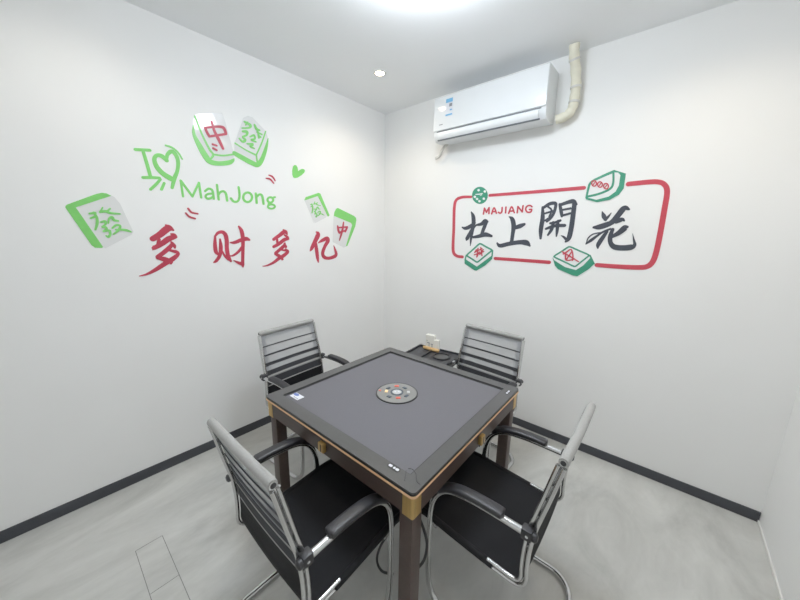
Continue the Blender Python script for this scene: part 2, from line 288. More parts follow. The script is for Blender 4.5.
DECALS = [
('brush_character', 'large red brush character 多 at the left end of the red row', 'red brush characters', 'L', [('','red',1,[('s',[(-2.0485,1.5498,0.032),(-2.0096,1.576,0.0362),(-1.9727,1.609,0.0394),(-1.9542,1.6119,0.0324),(-1.9417,1.6061,0.014)]),('s',[(-1.9736,1.6333,0.0112),(-1.9556,1.6229,0.0224),(-1.9391,1.6049,0.0136)]),('s',[(-2.0489,1.4943,0.0242),(-2.0112,1.517,0.0296),(-1.9717,1.5476,0.0325),(-1.9356,1.564,0.0292)]),('s',[(-1.9524,1.5799,0.0101),(-1.9372,1.5739,0.0215),(-1.9267,1.5615,0.0136)]),('s',[(-2.0515,1.5065,0.0068),(-2.0561,1.4835,0.0068)]),('s',[(-2.0181,1.5457,0.0178),(-2.0263,1.5171,0.0178)]),('s',[(-2.0361,1.4401,0.0241),(-2.0014,1.4674,0.0252),(-1.9664,1.5003,0.0237),(-1.9511,1.5239,0.0138)]),('s',[(-1.9568,1.5302,0.0118),(-1.9443,1.5082,0.0208),(-1.9416,1.4936,0.0111)]),('s',[(-1.9399,1.4746,0.012),(-1.9273,1.4551,0.0184),(-1.9616,1.4232,0.0287),(-2.0041,1.3968,0.0276),(-2.0594,1.3597,0.0217),(-2.104,1.3371,0.0128),(-2.1385,1.329,0.0059)]),('s',[(-2.0384,1.4328,0.0186),(-2.0062,1.424,0.0313),(-1.9769,1.4049,0.0307),(-1.9737,1.3952,0.0134)]),('s',[(-1.9688,1.4791,0.0165),(-1.9327,1.4655,0.0206)])])]),
('brush_character', 'red brush character 财, second in the red row', 'red brush characters', 'L', [('','red',1,[('s',[(-1.6995,1.5687,0.0139),(-1.7051,1.5087,0.0242),(-1.7032,1.4605,0.025),(-1.687,1.4405,0.0124)]),('s',[(-1.6982,1.5687,0.0124),(-1.6796,1.5907,0.0191),(-1.6518,1.5981,0.0238),(-1.6323,1.5812,0.0279),(-1.6264,1.5429,0.0282),(-1.6301,1.4867,0.0269),(-1.6278,1.4371,0.0273),(-1.6216,1.4154,0.0237),(-1.6114,1.3919,0.0155)]),('s',[(-1.6693,1.5484,0.0117),(-1.6684,1.5014,0.0247),(-1.6742,1.4597,0.0245),(-1.6872,1.4251,0.0225),(-1.7091,1.3981,0.0195),(-1.724,1.3891,0.0093)]),('s',[(-1.6645,1.4734,0.0068),(-1.6502,1.4343,0.0153),(-1.6259,1.4048,0.0185)]),('s',[(-1.6031,1.5253,0.0099),(-1.5743,1.5251,0.0224),(-1.5271,1.543,0.0268),(-1.4904,1.5518,0.0306),(-1.4689,1.5452,0.0181)]),('s',[(-1.5346,1.6395,0.0133),(-1.5182,1.6078,0.0278),(-1.5137,1.5503,0.0273),(-1.5203,1.4701,0.0244),(-1.5272,1.404,0.0231),(-1.5305,1.3634,0.0246),(-1.5292,1.3446,0.0087)]),('s',[(-1.5309,1.3671,0.0261),(-1.5554,1.3759,0.0222),(-1.5903,1.3959,0.0073)]),('s',[(-1.5242,1.4921,0.0182),(-1.5557,1.4564,0.0181),(-1.5927,1.4322,0.014),(-1.6168,1.4309,0.0085)])])]),
('brush_character', 'smaller red brush character 多, third in the red row', 'red brush characters', 'L', [('','red',1,[('s',[(-1.2758,1.5478,0.024),(-1.2299,1.5768,0.0286),(-1.1804,1.608,0.0316),(-1.1595,1.5937,0.0173)]),('s',[(-1.189,1.6238,0.0125),(-1.1683,1.6082,0.0289),(-1.1573,1.5901,0.0131)]),('s',[(-1.2797,1.4904,0.0229),(-1.234,1.513,0.0276),(-1.1843,1.5458,0.0292),(-1.1555,1.5517,0.0206)]),('s',[(-1.1804,1.5824,0.014),(-1.157,1.568,0.0224),(-1.1465,1.551,0.0131)]),('s',[(-1.2475,1.5457,0.0203),(-1.2455,1.5167,0.0203)]),('s',[(-1.2662,1.4393,0.025),(-1.2291,1.4676,0.0252),(-1.1914,1.4964,0.0273),(-1.1821,1.5163,0.0157)]),('s',[(-1.1863,1.5141,0.0146),(-1.1756,1.4903,0.0229),(-1.1755,1.4791,0.0114)]),('s',[(-1.1771,1.4665,0.0143),(-1.1593,1.4481,0.0241),(-1.2004,1.4164,0.0288),(-1.2417,1.3958,0.0261),(-1.2905,1.3649,0.0206),(-1.345,1.3447,0.0116),(-1.3792,1.3417,0.0057)]),('s',[(-1.2689,1.4335,0.021),(-1.2365,1.414,0.0276),(-1.2119,1.3885,0.0203)]),('s',[(-1.2174,1.4644,0.0134),(-1.1695,1.4566,0.0181)])])]),
('brush_character', 'red brush character 亿 at the right end of the red row', 'red brush characters', 'L', [('','red',1,[('s',[(-0.8756,1.6129,0.0142),(-0.8588,1.591,0.0439),(-0.894,1.529,0.039),(-0.9285,1.4738,0.033),(-0.9455,1.4495,0.0109)]),('s',[(-0.8872,1.5166,0.0295),(-0.8795,1.4542,0.0357),(-0.8733,1.3909,0.0329),(-0.8661,1.3486,0.015)]),('s',[(-0.8574,1.5189,0.0103),(-0.8188,1.5389,0.0282),(-0.764,1.5567,0.0383),(-0.7538,1.535,0.0385),(-0.7868,1.4905,0.0327),(-0.8155,1.4271,0.0338),(-0.8015,1.3906,0.0335),(-0.7546,1.377,0.0288),(-0.6893,1.3889,0.0332),(-0.6637,1.4119,0.0333),(-0.6788,1.4627,0.0194),(-0.6893,1.4918,0.0064)])])]),
('tile_sticker', 'big green-edged mahjong tile sticker with 發 at the far left', 'tile stickers on the left wall', 'L', [('tile_face','face',0,[('p',[(-2.3568,1.7112),(-2.2075,1.7863),(-2.1961,1.78),(-2.1756,1.7453),(-2.1362,1.5907),(-2.147,1.5718),(-2.2686,1.4971),(-2.2794,1.5025)])]),('tile_edge','green',1,[('p',[(-2.3953,1.7083),(-2.3929,1.7166),(-2.387,1.7229),(-2.2735,1.7856),(-2.2442,1.7972),(-2.2255,1.7956),(-2.2077,1.7844),(-2.3568,1.7112),(-2.2773,1.5037),(-2.2828,1.4987),(-2.3109,1.5004),(-2.3222,1.5133)])]),('tile_character','green',2,[('s',[(-2.3076,1.6828,0.0106),(-2.2864,1.6871,0.0131)]),('s',[(-2.3076,1.6583,0.0087),(-2.2904,1.6672,0.0121)]),('s',[(-2.2907,1.6899,0.0104),(-2.2827,1.6627,0.0117),(-2.2854,1.6315,0.0119),(-2.2967,1.5981,0.0091)]),('s',[(-2.2663,1.6915,0.0083),(-2.252,1.7185,0.0065)]),('s',[(-2.2631,1.6948,0.0131),(-2.2426,1.6993,0.0141),(-2.2244,1.691,0.013),(-2.1842,1.6884,0.0092)]),('s',[(-2.238,1.6977,0.009),(-2.2224,1.7145,0.009)]),('s',[(-2.2389,1.6346,0.0066),(-2.2333,1.6589,0.0096),(-2.2199,1.6692,0.0131),(-2.2135,1.6535,0.0128),(-2.1966,1.6492,0.0106)]),('s',[(-2.2683,1.6397,0.0095),(-2.2521,1.6442,0.0129),(-2.2516,1.6297,0.0095),(-2.268,1.6133,0.0083),(-2.256,1.6137,0.0129),(-2.25,1.6044,0.0095),(-2.2653,1.59,0.0097),(-2.2415,1.595,0.013),(-2.2391,1.5758,0.0106),(-2.2484,1.5596,0.0127),(-2.2573,1.5659,0.0076)]),('s',[(-2.2261,1.6082,0.0085),(-2.2082,1.6249,0.0119),(-2.1909,1.6222,0.011),(-2.2016,1.5972,0.0113),(-2.2254,1.5747,0.0075)]),('s',[(-2.2123,1.6002,0.0091),(-2.186,1.6009,0.0119),(-2.1633,1.5968,0.0136),(-2.147,1.5892,0.0082)])])]),
('tile_sticker', 'small green-edged mahjong tile sticker with 發 above 亿', 'tile stickers on the left wall', 'L', [('tile_face','face',0,[('p',[(-0.9794,1.8705),(-0.8477,1.9203),(-0.7519,1.7608),(-0.7648,1.7452),(-0.8795,1.6908),(-0.8982,1.6949)])]),('tile_edge','green',1,[('p',[(-0.9833,1.8724),(-0.9684,1.899),(-0.8393,1.9484),(-0.8204,1.9445),(-0.7283,1.7646),(-0.746,1.7512),(-0.8477,1.9203),(-0.9626,1.8778)])]),('tile_character','green',2,[('s',[(-0.9259,1.8431,0.0072),(-0.908,1.8456,0.0088)]),('s',[(-0.9251,1.8232,0.0064),(-0.9107,1.8296,0.0088)]),('s',[(-0.9117,1.8481,0.01),(-0.9039,1.8256,0.0119),(-0.9051,1.8005,0.0125),(-0.9135,1.7739,0.0094)]),('s',[(-0.891,1.8482,0.0081),(-0.8798,1.8693,0.0063)]),('s',[(-0.8884,1.8507,0.0088),(-0.8713,1.8533,0.0093),(-0.8557,1.8457,0.0087),(-0.8224,1.8417,0.006)]),('s',[(-0.8674,1.8518,0.0077),(-0.8548,1.8645,0.0077)]),('s',[(-0.8659,1.8011,0.0069),(-0.8621,1.8204,0.0092),(-0.8512,1.828,0.0088),(-0.8454,1.8152,0.0097),(-0.8313,1.811,0.0071)]),('s',[(-0.8909,1.8064,0.0065),(-0.8773,1.8093,0.0093),(-0.8764,1.7976,0.0093),(-0.8897,1.7851,0.0087),(-0.8796,1.785,0.0091),(-0.8742,1.7772,0.0095),(-0.8866,1.7663,0.0078),(-0.8668,1.7694,0.0092),(-0.8641,1.754,0.0109),(-0.8714,1.7414,0.0091),(-0.8791,1.7467,0.0056)]),('s',[(-0.8544,1.7795,0.0069),(-0.8401,1.7921,0.0082),(-0.8258,1.7893,0.0104),(-0.8338,1.7699,0.0101),(-0.8527,1.7527,0.0061)]),('s',[(-0.8427,1.7726,0.0059),(-0.8211,1.7722,0.0077),(-0.8025,1.7682,0.009),(-0.7891,1.7617,0.0056)])])]),
('tile_sticker', 'small mahjong tile sticker with red 中 beside 亿', 'tile stickers on the left wall', 'L', [('tile_face','face',0,[('p',[(-0.6823,1.7622),(-0.4749,1.7071),(-0.4609,1.686),(-0.5382,1.4845),(-0.5684,1.4714),(-0.7013,1.5258)])]),('tile_edge','green',1,[('p',[(-0.6791,1.7624),(-0.6715,1.7982),(-0.6512,1.8274),(-0.6313,1.8364),(-0.4376,1.776),(-0.4104,1.7586),(-0.4071,1.7343),(-0.4209,1.6793),(-0.524,1.4897),(-0.5454,1.4819),(-0.4609,1.6887),(-0.4749,1.7071)])]),('tile_character','red',2,[('s',[(-0.5677,1.7099,0.0134),(-0.5812,1.6476,0.0217),(-0.5996,1.5945,0.0197),(-0.6214,1.5414,0.0114)]),('s',[(-0.6394,1.672,0.0166),(-0.6322,1.6333,0.0232),(-0.6211,1.6113,0.0229)]),('s',[(-0.6399,1.6565,0.0155),(-0.5723,1.6637,0.0158),(-0.5236,1.6665,0.0186)]),('s',[(-0.5272,1.6624,0.0228),(-0.549,1.6245,0.0194)]),('s',[(-0.6244,1.6138,0.0158),(-0.5488,1.6325,0.0161)])])]),
('love_sticker', 'green letter I with outline heart and pointing strokes', 'green lettering', 'L', [('letter','green',1,[('s',[(-2.0719,2.0515,0.0159),(-2.0037,2.0615,0.0164)]),('s',[(-2.0367,2.0512,0.0171),(-2.0262,1.9786,0.0179),(-2.0179,1.9114,0.018)]),('s',[(-2.0542,1.9024,0.0165),(-2.0117,1.9084,0.0169),(-1.9748,1.9113,0.0157)])]),('outline_heart','green',1,[('s',[(-1.9267,2.0188,0.0223),(-1.947,2.0383,0.0256),(-1.9716,2.0398,0.0201),(-1.9875,2.0156,0.0207),(-1.981,1.9747,0.0263),(-1.9546,1.94,0.0288),(-1.9191,1.9175,0.0312),(-1.9036,1.91,0.0262)]),('s',[(-1.929,2.0168,0.017),(-1.9178,2.0554,0.0189),(-1.8925,2.0766,0.0228),(-1.8724,2.0538,0.0229),(-1.8681,2.0133,0.0203),(-1.8785,1.9635,0.0191),(-1.8975,1.9205,0.0216),(-1.916,1.8617,0.0163)])]),('motion_stroke','green',1,[('s',[(-1.9226,2.1045,0.01),(-1.8922,2.0993,0.0122),(-1.8626,2.0778,0.0105),(-1.8433,2.0416,0.0086)])]),('motion_stroke','green',1,[('s',[(-1.9709,1.904,0.0141),(-1.9961,1.8718,0.0154),(-2.0262,1.8393,0.0153)])]),('motion_stroke','green',1,[('s',[(-1.954,1.8842,0.0143),(-1.9721,1.8455,0.0155)])])]),
('accent_mark', 'pair of red curved accent strokes below the M of MahJong', 'red accent strokes', 'L', [('stroke','red',1,[('s',[(-1.8425,1.7426,0.0122),(-1.8256,1.7198,0.0127),(-1.7909,1.7133,0.0108)])]),('stroke','red',1,[('s',[(-1.8585,1.7134,0.0105),(-1.8401,1.6914,0.0126),(-1.81,1.6817,0.0127)])])]),
('mahjong_lettering', 'green lettering MahJong on the left wall', 'green lettering', 'L', [('letter','green',1,[('s',[(-1.863,1.8159,0.0127),(-1.8653,1.9107,0.0126)]),('s',[(-1.8653,1.9107,0.0142),(-1.81,1.8212,0.0147)]),('s',[(-1.81,1.8212,0.0122),(-1.7638,1.9113,0.0123)]),('s',[(-1.7638,1.9113,0.0136),(-1.7598,1.8185,0.0137)])]),('letter','green',1,[('s',[(-1.7327,1.8624,0.0128),(-1.71,1.8805,0.0139),(-1.6893,1.874,0.0158),(-1.6853,1.8484,0.0145),(-1.6838,1.8179,0.0144)]),('s',[(-1.6849,1.8519,0.0144),(-1.7154,1.8464,0.0136),(-1.7326,1.8312,0.0131),(-1.7246,1.8163,0.0155),(-1.7029,1.8206,0.0137),(-1.6856,1.8337,0.0133)])]),('letter','green',1,[('s',[(-1.6554,1.9119,0.0145),(-1.6533,1.8162,0.0147)]),('s',[(-1.6538,1.846,0.0133),(-1.6351,1.8687,0.0136),(-1.6145,1.8732,0.0161),(-1.6023,1.8572,0.0158),(-1.5992,1.8142,0.0153)])]),('letter','green',1,[('s',[(-1.5129,1.9131,0.0159),(-1.5118,1.8546,0.0156),(-1.5258,1.8184,0.0144),(-1.5539,1.8111,0.0164),(-1.5722,1.8308,0.0168)])]),('letter','green',1,[('c',[(-1.4231,1.8537,0.0167),(-1.4275,1.8388,0.0156),(-1.4374,1.8262,0.0151),(-1.4507,1.8186,0.0154),(-1.4649,1.8173,0.0166),(-1.477,1.8227,0.0175),(-1.4848,1.8334,0.0172),(-1.4867,1.8475,0.016),(-1.4824,1.8621,0.015),(-1.4728,1.8745,0.0146),(-1.4597,1.8823,0.0151),(-1.4455,1.8838,0.0165),(-1.4332,1.8787,0.0178),(-1.4252,1.868,0.0178)])]),('letter','green',1,[('s',[(-1.3923,1.8829,0.0173),(-1.3908,1.8167,0.0174)]),('s',[(-1.389,1.8583,0.0153),(-1.3662,1.8794,0.0157),(-1.3453,1.8715,0.0186),(-1.3387,1.8147,0.0182)])]),('letter','green',1,[('c',[(-1.2595,1.8502,0.0171),(-1.2623,1.8414,0.0157),(-1.2691,1.834,0.015),(-1.2785,1.8294,0.0152),(-1.2886,1.8285,0.0161),(-1.2974,1.8315,0.0172),(-1.3031,1.8378,0.0176),(-1.3048,1.846,0.0166),(-1.302,1.8546,0.0153),(-1.2953,1.862,0.0147),(-1.286,1.8667,0.015),(-1.2759,1.8676,0.016),(-1.267,1.8647,0.0174),(-1.2611,1.8585,0.018)]),('s',[(-1.2655,1.8652,0.0138),(-1.2422,1.8727,0.0139)]),('s',[(-1.2935,1.8276,0.0145),(-1.3002,1.8128,0.0145)]),('c',[(-1.2484,1.8012,0.0158),(-1.2518,1.794,0.0143),(-1.2602,1.7879,0.014),(-1.2719,1.784,0.0142),(-1.2846,1.7831,0.0147),(-1.2957,1.7853,0.0153),(-1.3032,1.7902,0.0161),(-1.3055,1.7968,0.0153),(-1.3022,1.8038,0.0139),(-1.294,1.8099,0.0137),(-1.2825,1.8138,0.0141),(-1.2698,1.8149,0.0147),(-1.2585,1.8128,0.0155),(-1.2508,1.8079,0.0165)])])]),
('accent_mark', 'pair of small red accent strokes right of MahJong, under the tiles', 'red accent strokes', 'L', [('stroke','red',1,[('s',[(-1.2808,2.0285,0.0096),(-1.2535,2.021,0.0148),(-1.2339,1.9956,0.0107)])]),('stroke','red',1,[('s',[(-1.3046,2.0025,0.0091),(-1.2731,2.0005,0.0143),(-1.2467,1.9747,0.0105)])])]),
('heart_sticker', 'small solid green heart at upper right of the left wall', None, 'L', [('','green',1,[('p',[(-1.0577,2.1399),(-1.0725,2.1268),(-1.0821,2.0935),(-1.0825,2.0601),(-1.0772,2.0435),(-1.0635,2.0374),(-1.0377,2.0451),(-1.001,2.068),(-0.9718,2.0943),(-0.9644,2.1091),(-0.9721,2.1202),(-0.9901,2.1214),(-1.0117,2.1099),(-1.0252,2.0983),(-1.03,2.0989),(-1.0319,2.1215),(-1.0421,2.1372)])])]),
('tile_sticker', 'large tilted mahjong tile sticker with red 中 above MahJong', 'tile stickers on the left wall', 'L', [('tile_face','face',0,[('p',[(-1.7634,2.2629),(-1.7458,2.3143),(-1.7291,2.3305),(-1.5798,2.3796),(-1.5663,2.3336),(-1.5256,2.135),(-1.5331,2.0911),(-1.6661,2.0463),(-1.6978,2.0687),(-1.7638,2.217)])]),('tile_edge','green',1,[('s',[(-1.746,2.3116,0.0128),(-1.7164,2.2149,0.0118),(-1.6814,2.1341,0.0139),(-1.6607,2.1034,0.0144),(-1.6754,2.0769,0.0123)]),('s',[(-1.6593,2.1037,0.0128),(-1.5974,2.1083,0.0112),(-1.5236,2.1317,0.0111)]),('s',[(-1.7602,2.2585,0.0063),(-1.7621,2.2029,0.0192),(-1.7357,2.1367,0.0334),(-1.7066,2.0809,0.0386),(-1.6824,2.054,0.0342),(-1.6308,2.0523,0.0285),(-1.5646,2.0695,0.0287),(-1.537,2.089,0.0196),(-1.5285,2.1008,0.0066)])]),('tile_character','red',2,[('s',[(-1.651,2.3049,0.0148),(-1.6397,2.2533,0.0169),(-1.6169,2.2033,0.0206),(-1.5955,2.1529,0.016)]),('s',[(-1.694,2.2571,0.0164),(-1.6853,2.2323,0.0168),(-1.6739,2.2125,0.0172)]),('s',[(-1.6925,2.2588,0.0139),(-1.6233,2.2826,0.0146),(-1.5812,2.2861,0.0196),(-1.5683,2.2563,0.0179)]),('s',[(-1.674,2.2111,0.014),(-1.6213,2.2301,0.0142),(-1.5674,2.2509,0.0144)]),('s',[(-1.6581,2.1666,0.0135),(-1.6344,2.1632,0.0121)]),('s',[(-1.657,2.1425,0.0141),(-1.6371,2.1347,0.0127)])])]),
('tile_sticker', 'large tilted mahjong tile sticker with green 發 above MahJong', 'tile stickers on the left wall', 'L', [('tile_face','face',0,[('p',[(-1.5159,2.2039),(-1.44,2.3866),(-1.4072,2.4077),(-1.3757,2.4052),(-1.2855,2.3381),(-1.269,2.2917),(-1.3215,2.1367),(-1.3594,2.0832),(-1.3999,2.0957),(-1.5217,2.1372)])]),('tile_edge','green',1,[('s',[(-1.5121,2.2047,0.01),(-1.4417,2.1751,0.0102),(-1.369,2.1544,0.0137)]),('s',[(-1.369,2.1544,0.0104),(-1.322,2.2453,0.0105),(-1.2849,2.3344,0.0092)]),('s',[(-1.3676,2.1515,0.012),(-1.3655,2.1133,0.012)]),('s',[(-1.5217,2.1372,0.0297),(-1.4623,2.115,0.0353),(-1.404,2.095,0.0353),(-1.363,2.0904,0.0347),(-1.3258,2.1359,0.0303),(-1.2896,2.2211,0.0222),(-1.2701,2.2876,0.0065)])]),('tile_character','green',2,[('s',[(-1.4359,2.3603,0.0134),(-1.3961,2.3485,0.0184),(-1.4072,2.3288,0.0119),(-1.4551,2.3149,0.0097)]),('s',[(-1.4297,2.3415,0.0092),(-1.4139,2.3638,0.0079)]),('s',[(-1.4537,2.2942,0.0133),(-1.4239,2.2976,0.0197),(-1.4296,2.2756,0.0132),(-1.456,2.2571,0.0129),(-1.4401,2.2423,0.0155),(-1.4594,2.2255,0.0154),(-1.481,2.242,0.0105)]),('s',[(-1.4038,2.2712,0.0095),(-1.3752,2.2867,0.0149),(-1.3704,2.2652,0.0126),(-1.3973,2.2517,0.0122),(-1.3653,2.2459,0.0117)]),('s',[(-1.4287,2.2188,0.0105),(-1.3882,2.2236,0.0161),(-1.4074,2.2061,0.014),(-1.3805,2.1972,0.0103)]),('s',[(-1.3649,2.3578,0.0147),(-1.3529,2.3332,0.0186),(-1.3307,2.331,0.0115)]),('s',[(-1.349,2.3304,0.0126),(-1.3412,2.3021,0.0124),(-1.3405,2.278,0.012)]),('s',[(-1.3503,2.3135,0.0101),(-1.3158,2.3064,0.0103)]),('s',[(-1.3434,2.2955,0.011),(-1.3258,2.2851,0.011)])])]),
('brush_character', 'dark grey brush character 杠 at the left end of the framed sign', 'dark grey brush characters', 'R', [('','ink',1,[('s',[(0.9578,1.6778,0.0106),(0.9846,1.6683,0.0254),(1.0164,1.6748,0.0329),(1.0522,1.6931,0.0312),(1.085,1.7139,0.0111)]),('s',[(1.0412,1.805,0.0111),(1.0604,1.7689,0.0341),(1.0681,1.7187,0.0376),(1.0623,1.6543,0.031),(1.0543,1.5892,0.024),(1.0507,1.5186,0.0072)]),('s',[(1.0638,1.6774,0.0213),(1.0409,1.6282,0.031),(1.0144,1.579,0.0338),(1.0089,1.5647,0.0122)]),('s',[(1.0684,1.6562,0.0117),(1.0842,1.6819,0.0116),(1.1035,1.7,0.0091)]),('s',[(1.0946,1.6955,0.0147),(1.1437,1.7042,0.0298),(1.1748,1.7261,0.0377),(1.1968,1.7214,0.0197)]),('s',[(1.1857,1.7126,0.0294),(1.1668,1.6635,0.0319),(1.1506,1.6136,0.0275)]),('s',[(1.0751,1.5923,0.0213),(1.1261,1.6014,0.0295),(1.1853,1.6167,0.0368),(1.2431,1.604,0.02)])])]),
('brush_character', 'dark grey brush character 上, second in the framed sign', 'dark grey brush characters', 'R', [('','ink',1,[('s',[(1.3798,1.7584,0.0074),(1.4063,1.7394,0.0319),(1.4232,1.6887,0.0373),(1.4215,1.621,0.0301),(1.4176,1.5567,0.0303)]),('s',[(1.4319,1.6702,0.0275),(1.4737,1.6842,0.0351),(1.5062,1.698,0.0213)]),('s',[(1.2974,1.5473,0.014),(1.3255,1.5269,0.0319),(1.399,1.545,0.0337),(1.4855,1.5594,0.0345),(1.5368,1.5557,0.0424),(1.5656,1.5333,0.0127)])])]),
('majiang_lettering', 'small red lettering MAJIANG inside the framed sign', 'red sign parts', 'R', [('letter','signred',1,[('s',[(1.1556,1.786,0.0144),(1.1611,1.8327,0.0143)]),('s',[(1.1611,1.8327,0.0131),(1.1817,1.7994,0.0131)]),('s',[(1.1817,1.7994,0.0143),(1.2024,1.835,0.0142)]),('s',[(1.2024,1.835,0.0138),(1.205,1.7886,0.0139)])]),('letter','signred',1,[('s',[(1.2296,1.7858,0.0141),(1.2466,1.8331,0.0125),(1.2708,1.7885,0.0127)]),('s',[(1.2371,1.8016,0.0125),(1.2653,1.8026,0.0124)])]),('letter','signred',1,[('s',[(1.3161,1.8322,0.0132),(1.3157,1.8009,0.0135),(1.3041,1.7875,0.0126),(1.2874,1.7959,0.0119)])]),('letter','signred',1,[('s',[(1.3473,1.8338,0.0129),(1.348,1.79,0.013)])]),('letter','signred',1,[('s',[(1.3742,1.7853,0.0132),(1.3932,1.8347,0.012),(1.4196,1.7877,0.0117)]),('s',[(1.382,1.8005,0.0121),(1.4122,1.8023,0.012)])]),('letter','signred',1,[('s',[(1.4425,1.787,0.0124),(1.444,1.8343,0.0124)]),('s',[(1.444,1.8343,0.0113),(1.4812,1.7923,0.0112)]),('s',[(1.4812,1.7923,0.0122),(1.4836,1.8382,0.0122)])]),('letter','signred',1,[('s',[(1.5527,1.8277,0.0108),(1.5339,1.8386,0.0114),(1.5129,1.8313,0.0125),(1.5063,1.8111,0.0117),(1.5198,1.7901,0.011),(1.5454,1.7893,0.0122),(1.552,1.8075,0.011),(1.535,1.8081,0.0115)])])]),
('brush_character', 'dark grey brush character 開, third in the framed sign', 'dark grey brush characters', 'R', [('','ink',1,[('s',[(1.6301,1.8209,0.0161),(1.6383,1.7426,0.0304),(1.6346,1.6584,0.0308),(1.6394,1.5922,0.0165)]),('s',[(1.6376,1.8175,0.02),(1.6707,1.8396,0.0244),(1.6997,1.8463,0.0251),(1.7203,1.8372,0.0215),(1.7146,1.7818,0.0209),(1.6962,1.7414,0.0194),(1.6718,1.7159,0.0148)]),('s',[(1.6522,1.7756,0.0146),(1.7058,1.7903,0.0143)]),('s',[(1.6577,1.7235,0.0149),(1.7001,1.7516,0.0147)]),('s',[(1.662,1.8267,0.0128),(1.6951,1.7978,0.013),(1.6851,1.7519,0.0141)]),('s',[(1.7475,1.8359,0.0189),(1.7633,1.7802,0.0232),(1.7703,1.7519,0.0169)]),('s',[(1.75,1.8308,0.0213),(1.7955,1.8463,0.0255),(1.8317,1.8522,0.0295),(1.8542,1.8307,0.0176)]),('s',[(1.8427,1.8361,0.0291),(1.8427,1.7579,0.0315),(1.8411,1.6686,0.032),(1.8334,1.5979,0.0309),(1.8154,1.573,0.0139)]),('s',[(1.8239,1.5814,0.019),(1.7993,1.6055,0.015),(1.7799,1.6155,0.0044)]),('s',[(1.7635,1.7952,0.0139),(1.8207,1.8049,0.016)]),('s',[(1.7699,1.7559,0.0165),(1.8228,1.7703,0.0162)]),('s',[(1.6974,1.7031,0.0167),(1.7343,1.7099,0.0191),(1.7622,1.7217,0.0191)]),('s',[(1.6712,1.6636,0.0171),(1.7273,1.6843,0.0238),(1.7948,1.6869,0.023)]),('s',[(1.7165,1.7101,0.0183),(1.7102,1.6584,0.0235),(1.6893,1.6185,0.0145)]),('s',[(1.7488,1.7199,0.0177),(1.7498,1.6585,0.0223),(1.7494,1.6088,0.009)])])]),
('brush_character', 'dark grey brush character 花 at the right end of the framed sign', 'dark grey brush characters', 'R', [('','ink',1,[('s',[(2.0162,1.7765,0.0054),(2.0311,1.7434,0.0269),(2.0452,1.717,0.0089)]),('s',[(2.0415,1.7264,0.0235),(2.0557,1.7428,0.0146),(2.0689,1.7655,0.0051)]),('s',[(2.1618,1.7848,0.0133),(2.1357,1.793,0.0337),(2.107,1.7461,0.0344),(2.0841,1.7099,0.0337),(2.0509,1.6851,0.0284),(2.0113,1.6702,0.0241),(1.9789,1.6722,0.0129)]),('s',[(2.1036,1.7123,0.0321),(2.1337,1.721,0.0268),(2.1471,1.7135,0.0092)]),('s',[(1.9784,1.676,0.0089),(2.0254,1.6909,0.0154),(2.0729,1.7035,0.0237)]),('s',[(1.9473,1.5605,0.009),(1.9749,1.5858,0.02),(2.0033,1.6126,0.0154),(2.0358,1.6417,0.0132),(2.0782,1.6625,0.013)]),('s',[(1.9484,1.5655,0.0062),(1.9557,1.6001,0.0086),(1.9826,1.6278,0.009),(2.0238,1.6378,0.0088)]),('s',[(2.0602,1.6446,0.0183),(2.0373,1.5968,0.0266),(2.0212,1.5579,0.026),(2.0217,1.5336,0.0096)]),('s',[(2.0907,1.6588,0.0208),(2.0831,1.6119,0.0258),(2.0919,1.5696,0.027),(2.1176,1.5449,0.0342),(2.1655,1.541,0.0358),(2.2068,1.5481,0.0357),(2.2219,1.5642,0.0192),(2.2131,1.5958,0.01),(2.2019,1.6336,0.0017)]),('s',[(2.0914,1.6101,0.0193),(2.1291,1.6385,0.0314),(2.156,1.6698,0.0351),(2.1675,1.6752,0.0169)])])]),
('sign_border', 'red rounded rectangular outline framing the sign on the right-hand wall', 'red sign parts', 'R', [('border_piece','signred',1,[('s',[(1.0297,1.9324,0.0211),(0.9446,1.9352,0.0233),(0.8852,1.9158,0.0272),(0.8674,1.852,0.0283),(0.8725,1.6621,0.0285),(0.8775,1.4727,0.0303),(0.9156,1.4225,0.0271),(0.9785,1.4151,0.0271)])]),('border_piece','signred',1,[('s',[(1.2005,1.9335,0.0227),(1.5704,1.9351,0.0239),(1.8891,1.9376,0.0248)])]),('border_piece','signred',1,[('s',[(1.2902,1.4202,0.0263),(1.5071,1.4189,0.0261),(1.7197,1.4165,0.027)])]),('border_piece','signred',1,[('s',[(2.1381,1.9412,0.0277),(2.2316,1.9436,0.0285),(2.2825,1.9407,0.0281),(2.3158,1.924,0.026),(2.3359,1.8813,0.0273),(2.3386,1.7772,0.0286),(2.3392,1.626,0.0292),(2.3362,1.5161,0.0299),(2.3266,1.4596,0.0307),(2.3039,1.4296,0.0319),(2.2591,1.4203,0.0309),(2.1466,1.4175,0.0288),(2.0305,1.419,0.0278)])])]),
